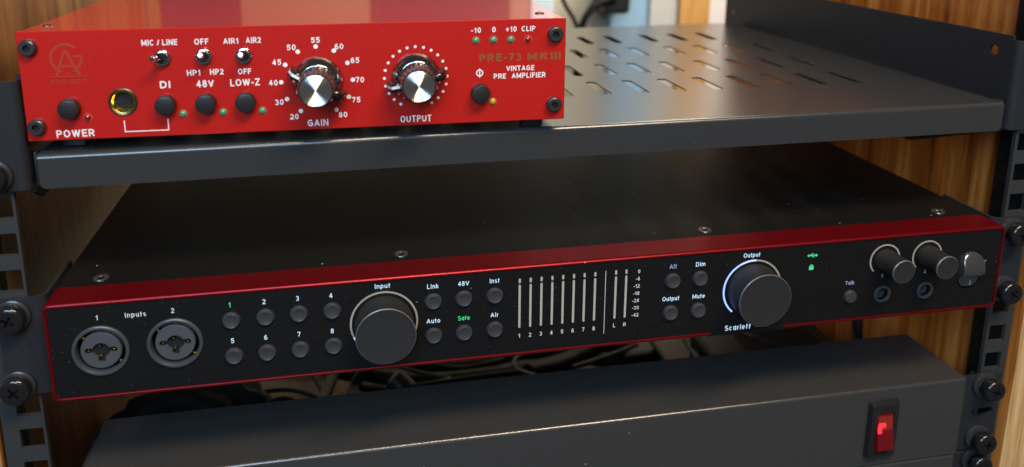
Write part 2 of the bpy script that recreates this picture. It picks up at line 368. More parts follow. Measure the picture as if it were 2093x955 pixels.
ORG = {}
def tag(o, label=None, cat=None, group=None, kind=None):
    if label: o['label'] = label
    if cat: o['category'] = cat
    if group: o['group'] = group
    if kind: o['kind'] = kind
    return o
def thing(name, label, cat, loc=(0,0,0), rotz=0.0, group=None, local=False):
    o = bpy.data.objects.new(name, None); COL.objects.link(o)
    o.empty_display_size = 0.01
    o.location = Vector(loc)*MM; o.rotation_euler = (0, 0, rotz)
    ORG[o.name] = Vector((0,0,0)) if local else Vector(loc)
    return tag(o, label, cat, group)
def part(name, mb, material, parent, loc=None, label=None, smooth=38, mesh=None, flat=False):
    me = mesh if mesh else mb.done(smooth, flat)
    if not me.materials:
        for m in (material if isinstance(material, (list, tuple)) else [material]): me.materials.append(m)
    o = bpy.data.objects.new(name, me); COL.objects.link(o)
    me.name = name
    org = Vector((0,0,0))
    if parent is not None:
        o.parent = parent
        org = ORG.get(parent.name, Vector((0,0,0)))
    if loc is None: o.location = -org*MM if parent is not None else (0,0,0)
    else: o.location = (Vector(loc)-org)*MM
    if label: o['label'] = label
    return o
def clone(o, parent, loc, name=None):
    # a copy of a part and of its sub-parts; loc is in the frame the parts of that thing are given in
    c = o.copy(); COL.objects.link(c); c.parent = parent
    c.location = (Vector(loc)-ORG.get(parent.name, Vector((0,0,0))))*MM
    for ch in list(o.children):
        k = ch.copy(); COL.objects.link(k); k.parent = c
    return c

def circ(cx, cz, r, n=32, a0=0.0):
    return [(cx+r*math.cos(a0+2*math.pi*i/n), cz+r*math.sin(a0+2*math.pi*i/n)) for i in range(n)]
def rrect(x0, z0, x1, z1, r, n=6):
    P = []
    for cx, cz, a in ((x1-r, z1-r, 0), (x0+r, z1-r, 90), (x0+r, z0+r, 180), (x1-r, z0+r, 270)):
        for i in range(n+1):
            t = math.radians(a+90*i/n); P.append((cx+r*math.cos(t), cz+r*math.sin(t)))
    return P
def arc_ring(mb, cx, cz, ri, ro, a0, a1, y0, y1, n=40, mi=None):
    loops = []
    for i in range(n+1):
        t = math.radians(a0+(a1-a0)*i/n); c, s = math.cos(t), math.sin(t)
        loops.append([(cx+ri*c, y1, cz+ri*s), (cx+ri*c, y0, cz+ri*s), (cx+ro*c, y0, cz+ro*s), (cx+ro*c, y1, cz+ro*s)])
    full = abs(abs(a1-a0)-360) < 1e-6
    mb.loft(loops, not full, not full, True, mi)
def catmull(P, n=10):
    P = [Vector(p) for p in P]; Q = [2*P[0]-P[1]]+P+[2*P[-1]-P[-2]]; out = []
    for i in range(1, len(Q)-2):
        for k in range(n):
            t = k/n; a, b, c, d = Q[i-1], Q[i], Q[i+1], Q[i+2]
            out.append(0.5*((2*b)+(c-a)*t+(2*a-5*b+4*c-d)*t*t+(3*b-a-3*c+d)*t**3))
    return out+[P[-1]]

# ================================================================== SETTING: wall behind, cabinet
mb = MB(); mb.box((-1100, 600, -700), (1100, 620, 1000))
wall = part('wall', mb, WALLM, None); tag(wall, kind='structure')
for x0, x1, z0, z1, m in ((-560, -461, 110, 480, DARKP), (-460, -385, 110, 480, BRNB), (-384, -348, 110, 480, DARKP), (-347, -310, 110, 480, SLATE), (-309, -294, 110, 480, OCHRE), (-293, -208, 110, 480, DARKP), (-207, -60, 110, 480, TANB), (-59, 106, 110, 480, DARKP), (107, 132, 110, 480, TANB)):
    mb = MB(); mb.box((x0, 591, z0), (x1, 599.5, z1), 1)
    part('reflection_board', mb, m, wall)  # unseen boards added to tint the reflection in the red case top
mb = MB(); mb.box((-246, 8, -214), (247, 322, -200), 1)
part('base_board', mb, BASEW, None)
tag(bpy.data.objects['base_board'], 'dim brown base board of the cabinet glimpsed among the cables', 'board')

mb = MB(); mb.box((133, 588, -450), (161.9, 599, 520), 1)
tag(part('pale_board', mb, PALEB, None), 'bluish white board on the far wall just right of the red case top', 'board')
mb = MB(); mb.box((233.1, 586, -450), (281.8, 599, 520), 1)
tag(part('painted_board', mb, BLUEB, None), 'pale blue upright board on the far wall behind the black plug', 'board')
mb = MB(); mb.box((282.7, 582, -450), (318.6, 599, 520), 1)
tag(part('plaster_post', mb, GREYP, None), 'greyish white upright post between blue board and orange stud', 'post')
mb = MB(); mb.box((319.3, 576, -450), (358.7, 599, 520), 1)
tag(part('wooden_stud', mb, STUD, None), 'orange bare wood stud standing against the far wall', 'stud')
mb = MB(); mb.box((359.8, 580, -450), (520, 599, 520), 1)
tag(part('white_trim', mb, WHITEP, None), 'white painted trim board beside the rear end of the shelf flange', 'trim')

def cabinet_side(x0, x1, y0, label, face):
    t = thing('upright_board', label, 'wooden board', (x0, y0, -214))
    mb = MB(); mb.box((x0, y0, -214), (x1, 322, 330), 0.6)
    part('board', mb, face, t)
    mb = MB(); mb.box((x0+0.25, y0-0.9, -214), (x1-0.25, y0-0.02, 330), 0.25)
    part('front_edge', mb, PLY, t)
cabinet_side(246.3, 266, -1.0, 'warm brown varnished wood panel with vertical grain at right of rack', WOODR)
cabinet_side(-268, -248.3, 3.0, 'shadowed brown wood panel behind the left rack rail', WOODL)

# ================================================================== rack rails
HOLES = []
for uu in range(-7, 5):
    for off in (6.35, 22.225, 38.1): HOLES.append(uu*44.45 - off + 0.4)
def rail(xc, xi, xo, s, depth, label, material=RAIL):
    # s = +1 for the right rail: front face from xi (inner) to xo (outer), leg running back on the outside
    t = thing('rack_rail', label, 'rack rail', (xc, 2, -200))
    mb = MB()
    hs = [rrect(xc-4.75, z-4.75, xc+4.75, z+4.75, 0.4, 2) for z in HOLES if -190 < z < 170]
    x0, x1 = min(xi, xo), max(xi, xo)
    mb.plate(rrect(x0, -199, x1, 180, 0.5, 2), hs, 2.0, 4.0)
    part('front_face', mb, material, t, flat=True)
    mb = MB()
    a, b = sorted((xo-s*0.05, xo-s*1.95))
    mb.box((a, 4.05, -199), (b, depth, 180), 0.3)
    part('side_leg', mb, LEGM, t)
rail(-235.2, -229.4, -246.4, -1, 21, 'black steel rack rail with square holes down the left side')
rail(236.0, 229.6, 244.4, 1, 24, 'black steel rack rail with square holes down the right side')

# ================================================================== rack screws
mbh = MB()
mbh.lathe([(3.4, 0), (3.4, 1.9), (5.9, 2.0), (6.05, 2.3), (6.05, 4.6), (5.8, 5.3), (5.2, 5.8), (4.4, 6.0), (3.55, 6.0)], 40, cap1=False)
cross = []
for k in range(4):
    a = k*math.pi/2
    for r, da in ((0.95, -math.pi/4), (2.75, -0.22), (2.75, 0.22)):
        cross.append((r*math.cos(a+da), r*math.sin(a+da)))
mbh.plate(circ(0, 0, 3.56, 40), [cross], -6.0, -3.6)
HEADM = mbh.done(); HEADM.materials.append(SCREW)
mbv = MB(); mbv.lathe([(3.3, 3.4), (3.3, 3.7)], 24); SOCK = mbv.done(); SOCK.materials.append(VOID)
mbw = MB(); mbw.lathe([(3.5, 0.02), (6.9, 0.02), (7.05, 0.5), (6.9, 1.25), (6.4, 1.6), (3.5, 1.7)], 40, cap1=False)
WASHM = mbw.done(); WASHM.materials.append(WASH)
mbs = MB(); mbs.lathe([(2.9, -10), (2.9, 3.2)], 20, cap0=True); SHAFTM = mbs.done(); SHAFTM.materials.append(SCREW)
def rack_screw(x, y, z, label, lift=0.0, roll=0.0):
    t = thing('rack_screw', label, 'screw', (x, y, z), 0, 'black rack screws holding the gear')
    t.rotation_euler = (0, roll, 0)
    part('washer', None, None, t, (x, y, z), mesh=WASHM)
    h = part('screw_head', None, None, t, (x, y-lift, z), mesh=HEADM)
    part('cross_recess', None, None, h, mesh=SOCK)
    part('shaft', None, None, t, (x, y-lift, z), mesh=SHAFTM)
rack_screw(-235.0, 0.0, -7.4, 'upper black cross head screw on the left ear of the wide interface', 0.3, 0.5)
rack_screw(-236.6, 0.0, -39.4, 'lower black cross head screw on the left ear of the wide interface', 0.3, 0.9)
rack_screw(232.4, 0.0, -7.2, 'upper black screw on the right ear of the wide interface', 1.9, 0.2)
rack_screw(232.2, 0.0, -38.9, 'lower black screw on the right ear of the wide interface', 1.9, 0.6)
rack_screw(230.8, 0.0, -94.2, 'black screw on the right ear of the grey unit, above the oval slot', 2.4, 0.4)
rack_screw(230.6, 0.0, -125.6, 'black screw on the right ear of the grey unit, below the oval slot', 2.4, 0.1)
rack_screw(230.2, 0.0, -139.4, 'lowest black screw, on the ear of the bottom panel', 2.4, 0.7)
rack_screw(-234.6, -0.2, 52.6, 'black screw cut off by the left edge on the shelf ear', 0.3, 0.3)

# ================================================================== rack shelf
ZB, ZT, XT, DT = 46.0, 60.2, 218.4, 264.0
t = thing('rack_shelf', 'black powder coated vented rack shelf under the small red amplifier', 'shelf', (0, 0, ZB))
mb = MB()
slots = []
for row, y0 in enumerate((66.5, 111.0, 160.0, 208.0)):
    for k in range(-11, 8):
        x = 35.8+20.45*k + (0.012*(y0-66)*k if k > 3 else 0) - 0.012*(y0-66)
        if k == 7 and row in (2, 3): x -= 1.0
        if x < 186: slots.append([(v, u) for u, v in rrect(y0-14.8, x-2.85, y0+14.8, x+2.85, 2.8, 7)])
mb.plate([(-XT, 3.0), (XT, 3.0), (XT, DT), (-XT, DT)], slots, ZT, ZT-0.8, fm=lambda u, v, tt: (u, v, tt))
# bent edge and lip
lip = []
for x in (-XT, XT):
    l = [(x, 3.0, ZT)]
    for i in range(7):
        a = math.radians(90+15*i); l.append((x, 2.1+2.1*math.cos(a), ZT-2.1+2.1*math.sin(a)))
    l += [(x, 1.5, ZT-2.1)]
    for i in range(4):
        a = math.radians(180-30*i); l.append((x, 2.1+0.6*math.cos(a), ZT-2.1+0.6*math.sin(a)))
    l += [(x, 3.0, ZT-1.5)]
    lip.append(l)
mb.loft(lip, True, True)
lo = rrect(-XT, ZB, XT, ZT-2.1, 2.4, 5)
lo = [(x, z) if z < ZB+5 else ((-XT if x < 0 else XT), ZT-2.1) for x, z in lo]
q = []
for p in lo:
    if not q or (abs(p[0]-q[-1][0])+abs(p[1]-q[-1][1])) > 1e-4: q.append(p)
if abs(q[0][0]-q[-1][0])+abs(q[0][1]-q[-1][1]) < 1e-4: q.pop()
mb.plate(q, [], 0.0, 1.5)
mb.box((-XT, DT-1.5, 42.0), (XT, DT-0.02, ZT-1.52), 0.2)
part('tray', mb, TRAY, t, smooth=30)
def bracket(s, poly, holes):
    mb = MB()
    # ear, rounded bend and flange as one bent sheet
    pr = [(s*241.3, 0.2), (s*226.0, 0.2)]
    for i in range(7):
        a = math.radians(90*i/6); pr.append((s*(226.0-3.6*math.sin(a)), 0.2+3.6-3.6*math.cos(a)))
    pr += [(s*222.4, 4.6), (s*223.9, 4.6)]
    for i in range(5):
        a = math.radians(90-22.5*i); pr.append((s*(226.0-2.1*math.sin(a)), 3.8-2.1*math.cos(a)))
    pr += [(s*241.3, 1.7)]
    mb.loft([[(x, y, 45.8) for x, y in pr], [(x, y, 46.0) for x, y in pr], [(x, y, 89.7) for x, y in pr], [(x, y, 90.0) for x, y in pr]], True, True)
    mb.plate(poly, holes, s*222.4, s*223.9, fm=lambda u, v, tt: (tt, u, v))
    part('side_bracket', mb, EAR, t)
bracket(1, [(4.6, 44.5), (62, 22.0), (90, 19.5), (284, 44), (284, 92), (4.6, 92)], [circ(14.6, 83.4, 2.7, 20), circ(273.5, 67.8, 2.6, 20)])
bracket(-1, [(4.6, 43.5), (13, 38.5), (284, 40), (284, 92), (4.6, 92)], [circ(14.6, 83.4, 2.7, 20)])
for s in (-1, 1):
    mb = MB(); a, b = sorted((s*219.0, s*222.3)); mb.box((a, 8.0, 46.5), (b, 9.2, 59.6), 0.3)
    mb.box((s*220.2-0.5, 3.2, 46.5), (s*220.2+0.5, 8.0, 60.4), 0.2)
    part('corner_tab', mb, EAR, t)

# ================================================================== red amplifier
AX, AY, AZ, ATH = -221.3, 2.0, 65.3, -0.033
amp = thing('audio_preamp', 'small glossy red amplifier with two chrome knobs on the black shelf', 'amplifier', (AX, AY, AZ), ATH, local=True)
W, H = 216.6, 43.8
mb = MB()
mb.box((0.5, 1.6, 0.6), (W-0.5, 182, H-0.25), 0.5, 2)
part('case', mb, RED, amp)
mb = MB()
jackc = (37.0, 14.8)
mb.plate(rrect(0, 0, W, H, 0.4, 2), [circ(jackc[0], jackc[1], 5.6, 40)], 0.0, 1.58)
# softened front edge
mb.loft([[(x, -0.0, z) for x, z in rrect(0, 0, W, H, 0.4, 2)], [(x, -0.28, z) for x, z in rrect(0.3, 0.3, W-0.3, H-0.3, 0.4, 2)]])
mb.plate(rrect(0.3, 0.3, W-0.3, H-0.3, 0.4, 2), [circ(jackc[0], jackc[1], 5.6, 40)], -0.28, -0.02)
panel = part('front_panel', mb, RED, amp, flat=True)
FY = -0.30
# feet
for x, y in ((14, 12), (W-12, 12), (14, 165), (W-12, 165)):
    mb = MB(); mb.box((x-4.5, y-4.5, -4.95), (x+4.5, y+4.5, 0.6), 0.6)
    part('foot', mb, BTN, amp)
# hex screws
mb = MB()
mb.lathe([(3.25, 0), (3.3, 1.5), (3.05, 2.0), (2.7, 2.2)], 36, cap1=False)
mb.plate(circ(0, 0, 2.72, 36), [circ(0, 0, 1.6, 6, 0.3)], -2.21, -0.9)
hexm = mb.done()
mb = MB(); mb.lathe([(1.75, 0.6), (1.75, 0.9)], 20); hexv = mb.done()
h0 = part('hex_screw', None, HEX, amp, (4.4, FY, 37.6), mesh=hexm)
part('hex_socket', None, VOID, h0, mesh=hexv)
for x, z in ((4.2, 6.0), (211.9, 37.2), (211.8, 6.9)): clone(h0, amp, (x, FY, z))
# small screws in the top
for x in (6.0, W-7.5):
    mb = MB(); mb.lathe([(2.1, 0), (2.0, 0.35), (0.9, 0.6), (0.85, 0.25)], 24, tf=Matrix.Rotation(math.radians(-90), 3, 'X'))
    part('top_screw', mb, HEX, amp, (x, 16.5, H-0.25))
# printed lettering (all white print is one skin of the panel)
mb = MB()
def T(s, x, z, h, wd=None, b=0.088, **k): mb.text(s, x, z, h, FY, wd, bold=b, **k)
T('MIC / LINE', 52.8, 38.2, 2.35, 13.5); T('OFF', 68.7, 38.1, 2.35, 5.4); T('AIR1', 80.0, 38.0, 2.35, 5.8); T('AIR2', 88.7, 38.1, 2.35, 5.8)
T('HP1', 64.8, 25.6, 2.3, 5.2); T('HP2', 73.7, 25.7, 2.3, 5.2); T('OFF', 84.5, 25.5, 2.3, 5.2)
T('DI', 53.5, 21.2, 2.9, 4.0); T('48V', 68.9, 21.0, 2.9, 6.7); T('LOW-Z', 84.4, 21.0, 2.9, 11.6)
T('POWER', 17.9, 2.7, 3.0, 14.3); T('GAIN', 112.5, 2.9, 2.9, 8.4); T('OUTPUT', 152.9, 2.9, 2.9, 13.0)
for s, x, z in (('20', 103.1, 5.9), ('30', 97.4, 12.2), ('40', 95.5, 20.4), ('45', 97.3, 28.8), ('50', 103.3, 34.7), ('55', 113.0, 37.4), ('60', 122.3, 34.5), ('65', 128.5, 28.6), ('70', 130.2, 20.4), ('75', 128.4, 12.0), ('80', 122.8, 5.9)):
    T(s, x, z, 2.3, 3.5)
T('-10', 178.4, 39.6, 2.2, 4.1); T('0', 185.9, 39.7, 2.2, 1.6); T('+10', 193.2, 39.7, 2.2, 4.6); T('CLIP', 200.5, 39.7, 2.2, 5.8)
T('VINTAGE', 197.2, 23.0, 2.25, 12.0); T('PRE   AMPLIFIER', 197.0, 19.8, 2.25, 22.2)
for k in range(11):
    a = math.radians(240-30*k)
    mb.lathe([(0.92, 0), (0.92, 0.05)], 18, (113.0+14.35*math.cos(a), FY, 20.5+14.25*math.sin(a)))
for k in range(21):
    a = math.radians(240-15*k)
    mb.lathe([(0.62, 0), (0.62, 0.05)], 14, (153.2+13.0*math.cos(a), FY, 20.6+12.9*math.sin(a)))
for a, b in (((36.5, 2.72), (36.9, 7.1)), ((53.2, 2.72), (53.6, 7.1)), ((36.5, 2.3), (53.6, 2.70))):
    mb.box((a[0], FY-0.05, a[1]), (b[0], FY, b[1]))
arc_ring(mb, 179.9, 21.5, 1.05, 1.55, 0, 360, FY-0.05, FY, 24); mb.box((179.65, FY-0.06, 19.6), (180.15, FY, 23.4))
part('white_lettering', mb, WHITE, panel)
# dull gold lettering and emblem
mb = MB(); mb.text('PRE-73', 188.7, 27.8, 3.3, FY, 18.0, bold=0.115); mb.text('MKIII', 207.2, 27.7, 3.3, FY, 14.2, bold=0.125)
part('gold_lettering', mb, DGOLD, panel)
mb = MB()
ec = (17.5, 32.9)
arc_ring(mb, ec[0], ec[1], 5.0, 6.1, 48, 248, FY-0.05, FY, 36)
arc_ring(mb, ec[0], ec[1], 5.0, 6.1, 295, 348, FY-0.05, FY, 14)
nb = [0]
def bar(p, q, wdt):
    nb[0] += 1
    d = Vector((q[0]-p[0], q[1]-p[1])).normalized(); n = Vector((-d.y, d.x))*wdt/2
    mb.prism([(p[0]+n.x, p[1]+n.y), (q[0]+n.x, q[1]+n.y), (q[0]-n.x, q[1]-n.y), (p[0]-n.x, p[1]-n.y)], FY-0.055-0.012*nb[0], FY)
bar((20.2, 33.6), (23.6, 33.6), 0.9); bar((23.4, 33.6), (23.0, 31.3), 0.9)
bar((17.35, 36.4), (13.4, 25.9), 1.05); bar((17.35, 36.4), (22.0, 25.9), 1.05); bar((14.9, 29.8), (20.2, 29.8), 0.95)
mb.box((11.2, FY-0.15, 25.45), (25.0, FY, 25.75))
mb.text('PROJECT', 17.8, 23.7, 1.75, FY, 13.2, bold=0.07)
part('emblem', mb, DGOLD2, panel)
# toggle switches
def toggle(x, z, tip):
    mb = MB()
    mb.lathe([(3.1, 0), (3.1, 1.3), (2.75, 1.6), (2.2, 1.65), (2.0, 1.2), (1.9, 0.5)], 32)
    b = part('toggle_switch', mb, CHROME, amp, (x, FY, z))
    mb = MB()
    P = [Vector((0, -0.6, 0)).lerp(Vector(tip), i/6) for i in range(7)]
    prof = [0.75, 0.75, 0.85, 1.0, 1.2, 1.3, 0.8]
    mb.tube(P, 1, 14, taper=lambda f: prof[min(6, int(round(f*6)))])
    part('lever', mb, CHROME, b)
    mb = MB(); mb.lathe([(1.9, 0.55), (1.9, 0.6)], 24); part('recess', mb, VOID, b)
toggle(53.5, 32.1, (-2.7, -7.6, 0.9)); toggle(69.2, 32.2, (0.0, -7.0, 1.8)); toggle(84.7, 32.1, (-0.3, -7.0, 1.5))
# push buttons
mb = MB(); mb.lathe([(3.75, 0), (3.75, 0.5), (4.0, 0.55), (4.0, 3.0), (3.7, 3.7), (3.1, 3.9)], 36)
pb = part('push_button', mb, BTN, amp, (17.15, FY, 13.2))
for x, z in ((53.4, 13.2), (68.9, 13.2), (84.4, 13.1), (180.0, 13.0)): clone(pb, amp, (x, FY, z))
# indicator lamps
def led(x, z, m, r=1.35):
    mb = MB(); mb.lathe([(r, 0), (r, 0.15), (r*0.9, 0.55), (r*0.6, 0.85), (r*0.25, 0.98)], 24)
    b = part('indicator_light', mb, m, amp, (x, FY, z), smooth=80)
    mb = MB(); mb.lathe([(r*1.02, 0.0), (r*1.32, 0.0), (r*1.28, 0.1), (r*1.02, 0.12)], 24, cap1=False); part('rim', mb, LEDRIM, b)
for x, z in ((59.5, 9.0), (75.1, 9.0), (90.6, 9.0), (178.45, 35.4), (185.8, 35.4), (193.1, 35.4)): led(x, z, GRN)
led(23.1, 9.0, REDL); led(200.4, 35.2, REDL); led(185.5, 9.0, YEL)
# gold instrument jack
mb = MB(); mb.lathe([(5.55, -0.2), (5.6, 0.3), (5.3, 0.5), (4.9, 0.3), (4.85, -0.3)], 48, cap1=False)
j = part('instrument_jack', mb, HEX, amp, (jackc[0], FY, jackc[1]))
mb = MB(); mb.lathe([(4.95, 0.2), (4.8, 0.75), (4.2, 0.6), (3.3, -0.6), (3.1, -1.1)], 48, cap1=False); part('gold_collar', mb, GOLD, j)
mb = MB(); mb.lathe([(3.3, -1.2), (3.2, -1.1)], 24); part('hole', mb, VOID, j)  # shallow black disc in place of a deep shaded bore
# knobs
def knob(x, z, ang):
    mb = MB(); mb.lathe([(10.2, 0.5), (10.3, 1.2), (10.0, 2.0), (7.7, 4.6), (7.3, 4.9)], 64)
    k = part('knob', mb, DCHROME, amp, (x, FY, z))
    mb = MB()
    n = 144
    mb.lathe([(7.4, 4.6), (7.3, 9.5), (7.15, 15.6), (6.9, 16.2)], n, mod=lambda r, d, i: r-(0.38 if d < 16 else 0.2)*(0.5+0.5*math.cos(2*math.pi*i/n*24)))
    part('fluted_body', mb, FLUTE, k)
    ca, sa = math.cos(math.radians(ang)), math.sin(math.radians(ang))
    def rot(px, pz): return (px*ca-pz*sa, px*sa+pz*ca)
    for side, m in ((1, KBLACK), (-1, KBLACK)):
        mb = MB()
        # pointer wing: tall near the body, stepping down to the tip
        L = []
        for hw, prof in ((-1.65, None), (1.65, None)):
            L.append([(side*6.4, 3.2), (side*11.4, 1.2), (side*12.2, 1.5), (side*12.2, 5.2), (side*10.6, 9.2), (side*6.4, 10.4)])
        l0 = [(rot(px, -1.65)[0], -d, rot(px, -1.65)[1]) for px, d in L[0]]
        l1 = [(rot(px, 1.65)[0], -d, rot(px, 1.65)[1]) for px, d in L[1]]
        mb.loft([l0, l1], True, True)
        wg = part('pointer', mb, m, k, smooth=20)
        if side > 0:
            mb = MB()
            pts = [(12.28, 1.6), (12.28, 5.25), (10.66, 9.3), (7.4, 10.2)]
            a0 = [(rot(px, -0.55)[0], -d, rot(px, -0.55)[1]) for px, d in pts]
            a1 = [(rot(px, 0.55)[0], -d, rot(px, 0.55)[1]) for px, d in pts]
            b1 = [(rot(px-0.4, 0.55)[0], -d+0.3, rot(px-0.4, 0.55)[1]) for px, d in pts]
            b0 = [(rot(px-0.4, -0.55)[0], -d+0.3, rot(px-0.4, -0.55)[1]) for px, d in pts]
            mb.loft([a0, a1, b1, b0, a0], closed=False)
            part('pointer_line', mb, WHITE, wg)
    mb = MB(); mb.lathe([(6.55, 15.9), (6.55, 16.9), (6.3, 17.15)], 64, cap1=False); part('cap_rim', mb, FLUTE, k)
    mb = MB(); nr = 168                                      # turned face: fine concentric grooves
    mb.lathe([(6.3-6.2*i/nr, 17.0+(0.0, 0.032, 0.064, 0.032)[i % 4]) for i in range(nr+1)], 56); part('cap', mb, BRUSH, k, smooth=180)
knob(113.2, 20.4, 152); knob(153.3, 20.6, 192)

# ================================================================== wide interface with red frame
IF = thing('audio_interface', 'wide black rack unit with red metal frame and lit button labels', 'audio interface', (0, 0, -43.7))
S = -8.5                                                    # front face plane of the black panel
X0, X1, Z0, Z1 = -220.9, 220.9, -43.7, 0.0
fr = [(6.0, 0.0, 2.6), (-7.9, 0.0, 2.6), (-8.6, 0.25, 2.5), (-8.95, 0.7, 2.3), (-9.0, 1.2, 2.0), (-8.85, 1.55, 1.8), (-8.0, 1.75, 1.7)]
mb = MB()
mb.loft([[(x, y, z) for x, z in rrect(X0+i, Z0+i, X1-i, Z1-i, r, 8)] for y, i, r in fr])
part('red_frame', mb, ANOD, IF)
xl = [(-200.3, -22.0), (-171.2, -21.6)]
hj = [(156.4, -30.6), (179.7, -30.8)]
def capsule(cx, cz, hw, hh): return rrect(cx-hw, cz-hh, cx+hw, cz+hh, hw-0.05, 10)
mb = MB()
psw = (203.6, -22.0)
mb.plate(rrect(X0+1.7, Z0+1.7, X1-1.7, Z1-1.7, 1.7, 6),
         [circ(x, z, 9.7, 48) for x, z in xl]+[circ(x, z, 2.7, 32) for x, z in hj]+[capsule(psw[0], psw[1], 6.6, 10.2)], S, S+1.6)
mb.prism([(66.6, Z0-0.03), (106.8, Z0-0.03), (105.0, Z0+1.72), (68.4, Z0+1.72)], -9.04, -2.0)
mb.plate([(X0+2, Z0+2), (X1-2, Z0+2), (X1-2, Z1-2), (X0+2, Z1-2)], [], S+12, S+13)
face = part('faceplate', mb, FACE, IF, flat=True)
mb = MB(); mb.box((X0+0.6, 6.02, Z0+0.6), (X1-0.6, 250, Z1-0.35), 0.5)
part('chassis', mb, TOPB, IF)
mb = MB(); mb.lathe([(3.2, 0), (3.1, 0.25), (2.2, 0.45), (1.5, 0.2), (1.2, -0.2)], 32, tf=Matrix.Rotation(math.radians(-90), 3, 'X'))
ts = part('top_screw', mb, TSCREW, IF, (-204.1, 13.4, Z1-0.35))
for x in (-74.8, 73.6, 201.9): clone(ts, IF, (x, 13.6, Z1-0.35))
for s in (-1, 1):
    mb = MB()
    pr = [(s*241.3, 0.1), (s*226.5, 0.1)]
    for i in range(7):
        a = math.radians(90*i/6); pr.append((s*(226.5-4.2*math.sin(a)), 0.1+4.2-4.2*math.cos(a)))
    pr += [(s*222.3, 34.0), (s*223.9, 34.0), (s*223.9, 4.4)]
    for i in range(5):
        a = math.radians(90-22.5*i); pr.append((s*(226.5-2.6*math.sin(a)), 4.3-2.6*math.cos(a)))
    pr += [(s*241.3, 1.7)]
    mb.loft([[(x, y, Z0-0.3) for x, y in pr], [(x, y, Z0) for x, y in pr], [(x, y, Z1-0.8) for x, y in pr], [(x, y, Z1-0.4) for x, y in pr]], True, True)
    mb.box((min(s*220.0, s*222.2), 8, Z0+3), (max(s*220.0, s*222.2), 32, Z1-3), 0.3)
    part('rack_ear', mb, EAR, IF)
# combo jacks
def combo(cx, cz):
    mb = MB(); mb.lathe([(9.6, -3), (9.6, 0.5), (9.9, 0.9), (10.7, 0.95), (11.15, 0.6), (11.25, 0.0)], 64, cap1=False)
    j = part('combo_jack', mb, JACKR, IF, (cx, S, cz))
    mb = MB(); mb.lathe([(9.75, -7.5), (9.7, 0.3)], 48, cap0=True, cap1=False); mb.lathe([(9.0, -7.4), (8.6, -7.3)], 32); part('groove', mb, VOID, j)
    # key shape: round hole with three pin holes
    key = []
    def lobe(a, reach, r, nn=9):
        c = (reach*math.cos(a), reach*math.sin(a))
        return [(c[0]+r*math.cos(a-1.75+3.5*i/nn), c[1]+r*math.sin(a-1.75+3.5*i/nn)) for i in range(nn+1)]
    def arc(a0, a1, r=3.45, nn=9): return [(r*math.cos(math.radians(a0+(a1-a0)*i/nn)), r*math.sin(math.radians(a0+(a1-a0)*i/nn))) for i in range(nn+1)]
    key = lobe(math.radians(0), 5.0, 1.4)+arc(22, 158)+lobe(math.pi, 5.0, 1.4)+arc(202, 246, nn=4)+lobe(math.radians(270), 4.2, 1.5)+arc(294, 338, nn=4)
    mb = MB()
    mb.plate(circ(0, 0, 7.75, 56), [key], -0.05, 7)
    mb.loft([[(x, -0.05, z) for x, z in circ(0, 0, 7.75, 56)], [(x, 0.35, z) for x, z in circ(0, 0, 8.05, 56)], [(x, 6, z) for x, z in circ(0, 0, 8.05, 56)]])
    arc_ring(mb, -3.3, -4.4, 0.95, 1.15, 0, 360, -0.12, -0.04, 20)
    ins = part('insert', mb, JACKP, j)
    mb = MB(); mb.lathe([(6.6, -1.6), (6.5, -1.5)], 24); part('socket_shade', mb, VOID, j)  # black disc set close in, stands in for shade deep in the socket
    for px, pz, y in ((-0.5, 2.0, 1.4), (-0.3, -2.4, 1.2), (5.0, 0.1, 1.3), (-5.0, 0.1, 1.4), (7.0, -5.4, 1.0), (-6.4, 6.1, 1.0)):
        mb = MB(); mb.lathe([(0.1, 0), (0.62, 0), (0.62, 0.8), (0.3, 1.2)], 12, (px, y, pz)); part('contact', mb, GOLD, j)
for p in xl: combo(*p)
# rubber buttons
mb = MB(); mb.lathe([(3.75, 0.01), (3.75, 0.06), (3.45, 0.08), (3.45, 0.95), (3.2, 1.35), (2.85, 1.42), (2.7, 1.32)], 40)
bpos = [(-148.1, -13.6), (-134.2, -13.45), (-120.4, -13.3), (-106.5, -13.3), (-148.0, -30.1), (-134.4, -30.0), (-120.6, -30.0), (-106.6, -29.9),
        (-63.05, -13.15), (-49.5, -13.1), (-35.7, -13.0), (-63.05, -29.6), (-49.5, -29.6), (-35.7, -29.45),
        (47.6, -13.6), (61.0, -13.6), (47.3, -29.6), (61.0, -29.7)]
bt = part('push_button', mb, SBTN, IF, (bpos[0][0], S, bpos[0][1]))
for x, z in bpos[1:]: clone(bt, IF, (x, S, z))
mb = MB(); mb.lathe([(3.35, 0.01), (3.35, 0.06), (3.05, 0.08), (3.05, 0.95), (2.8, 1.3), (2.5, 1.34)], 40)
part('push_button', mb, SBTN, IF, (139.1, S, -30.2))
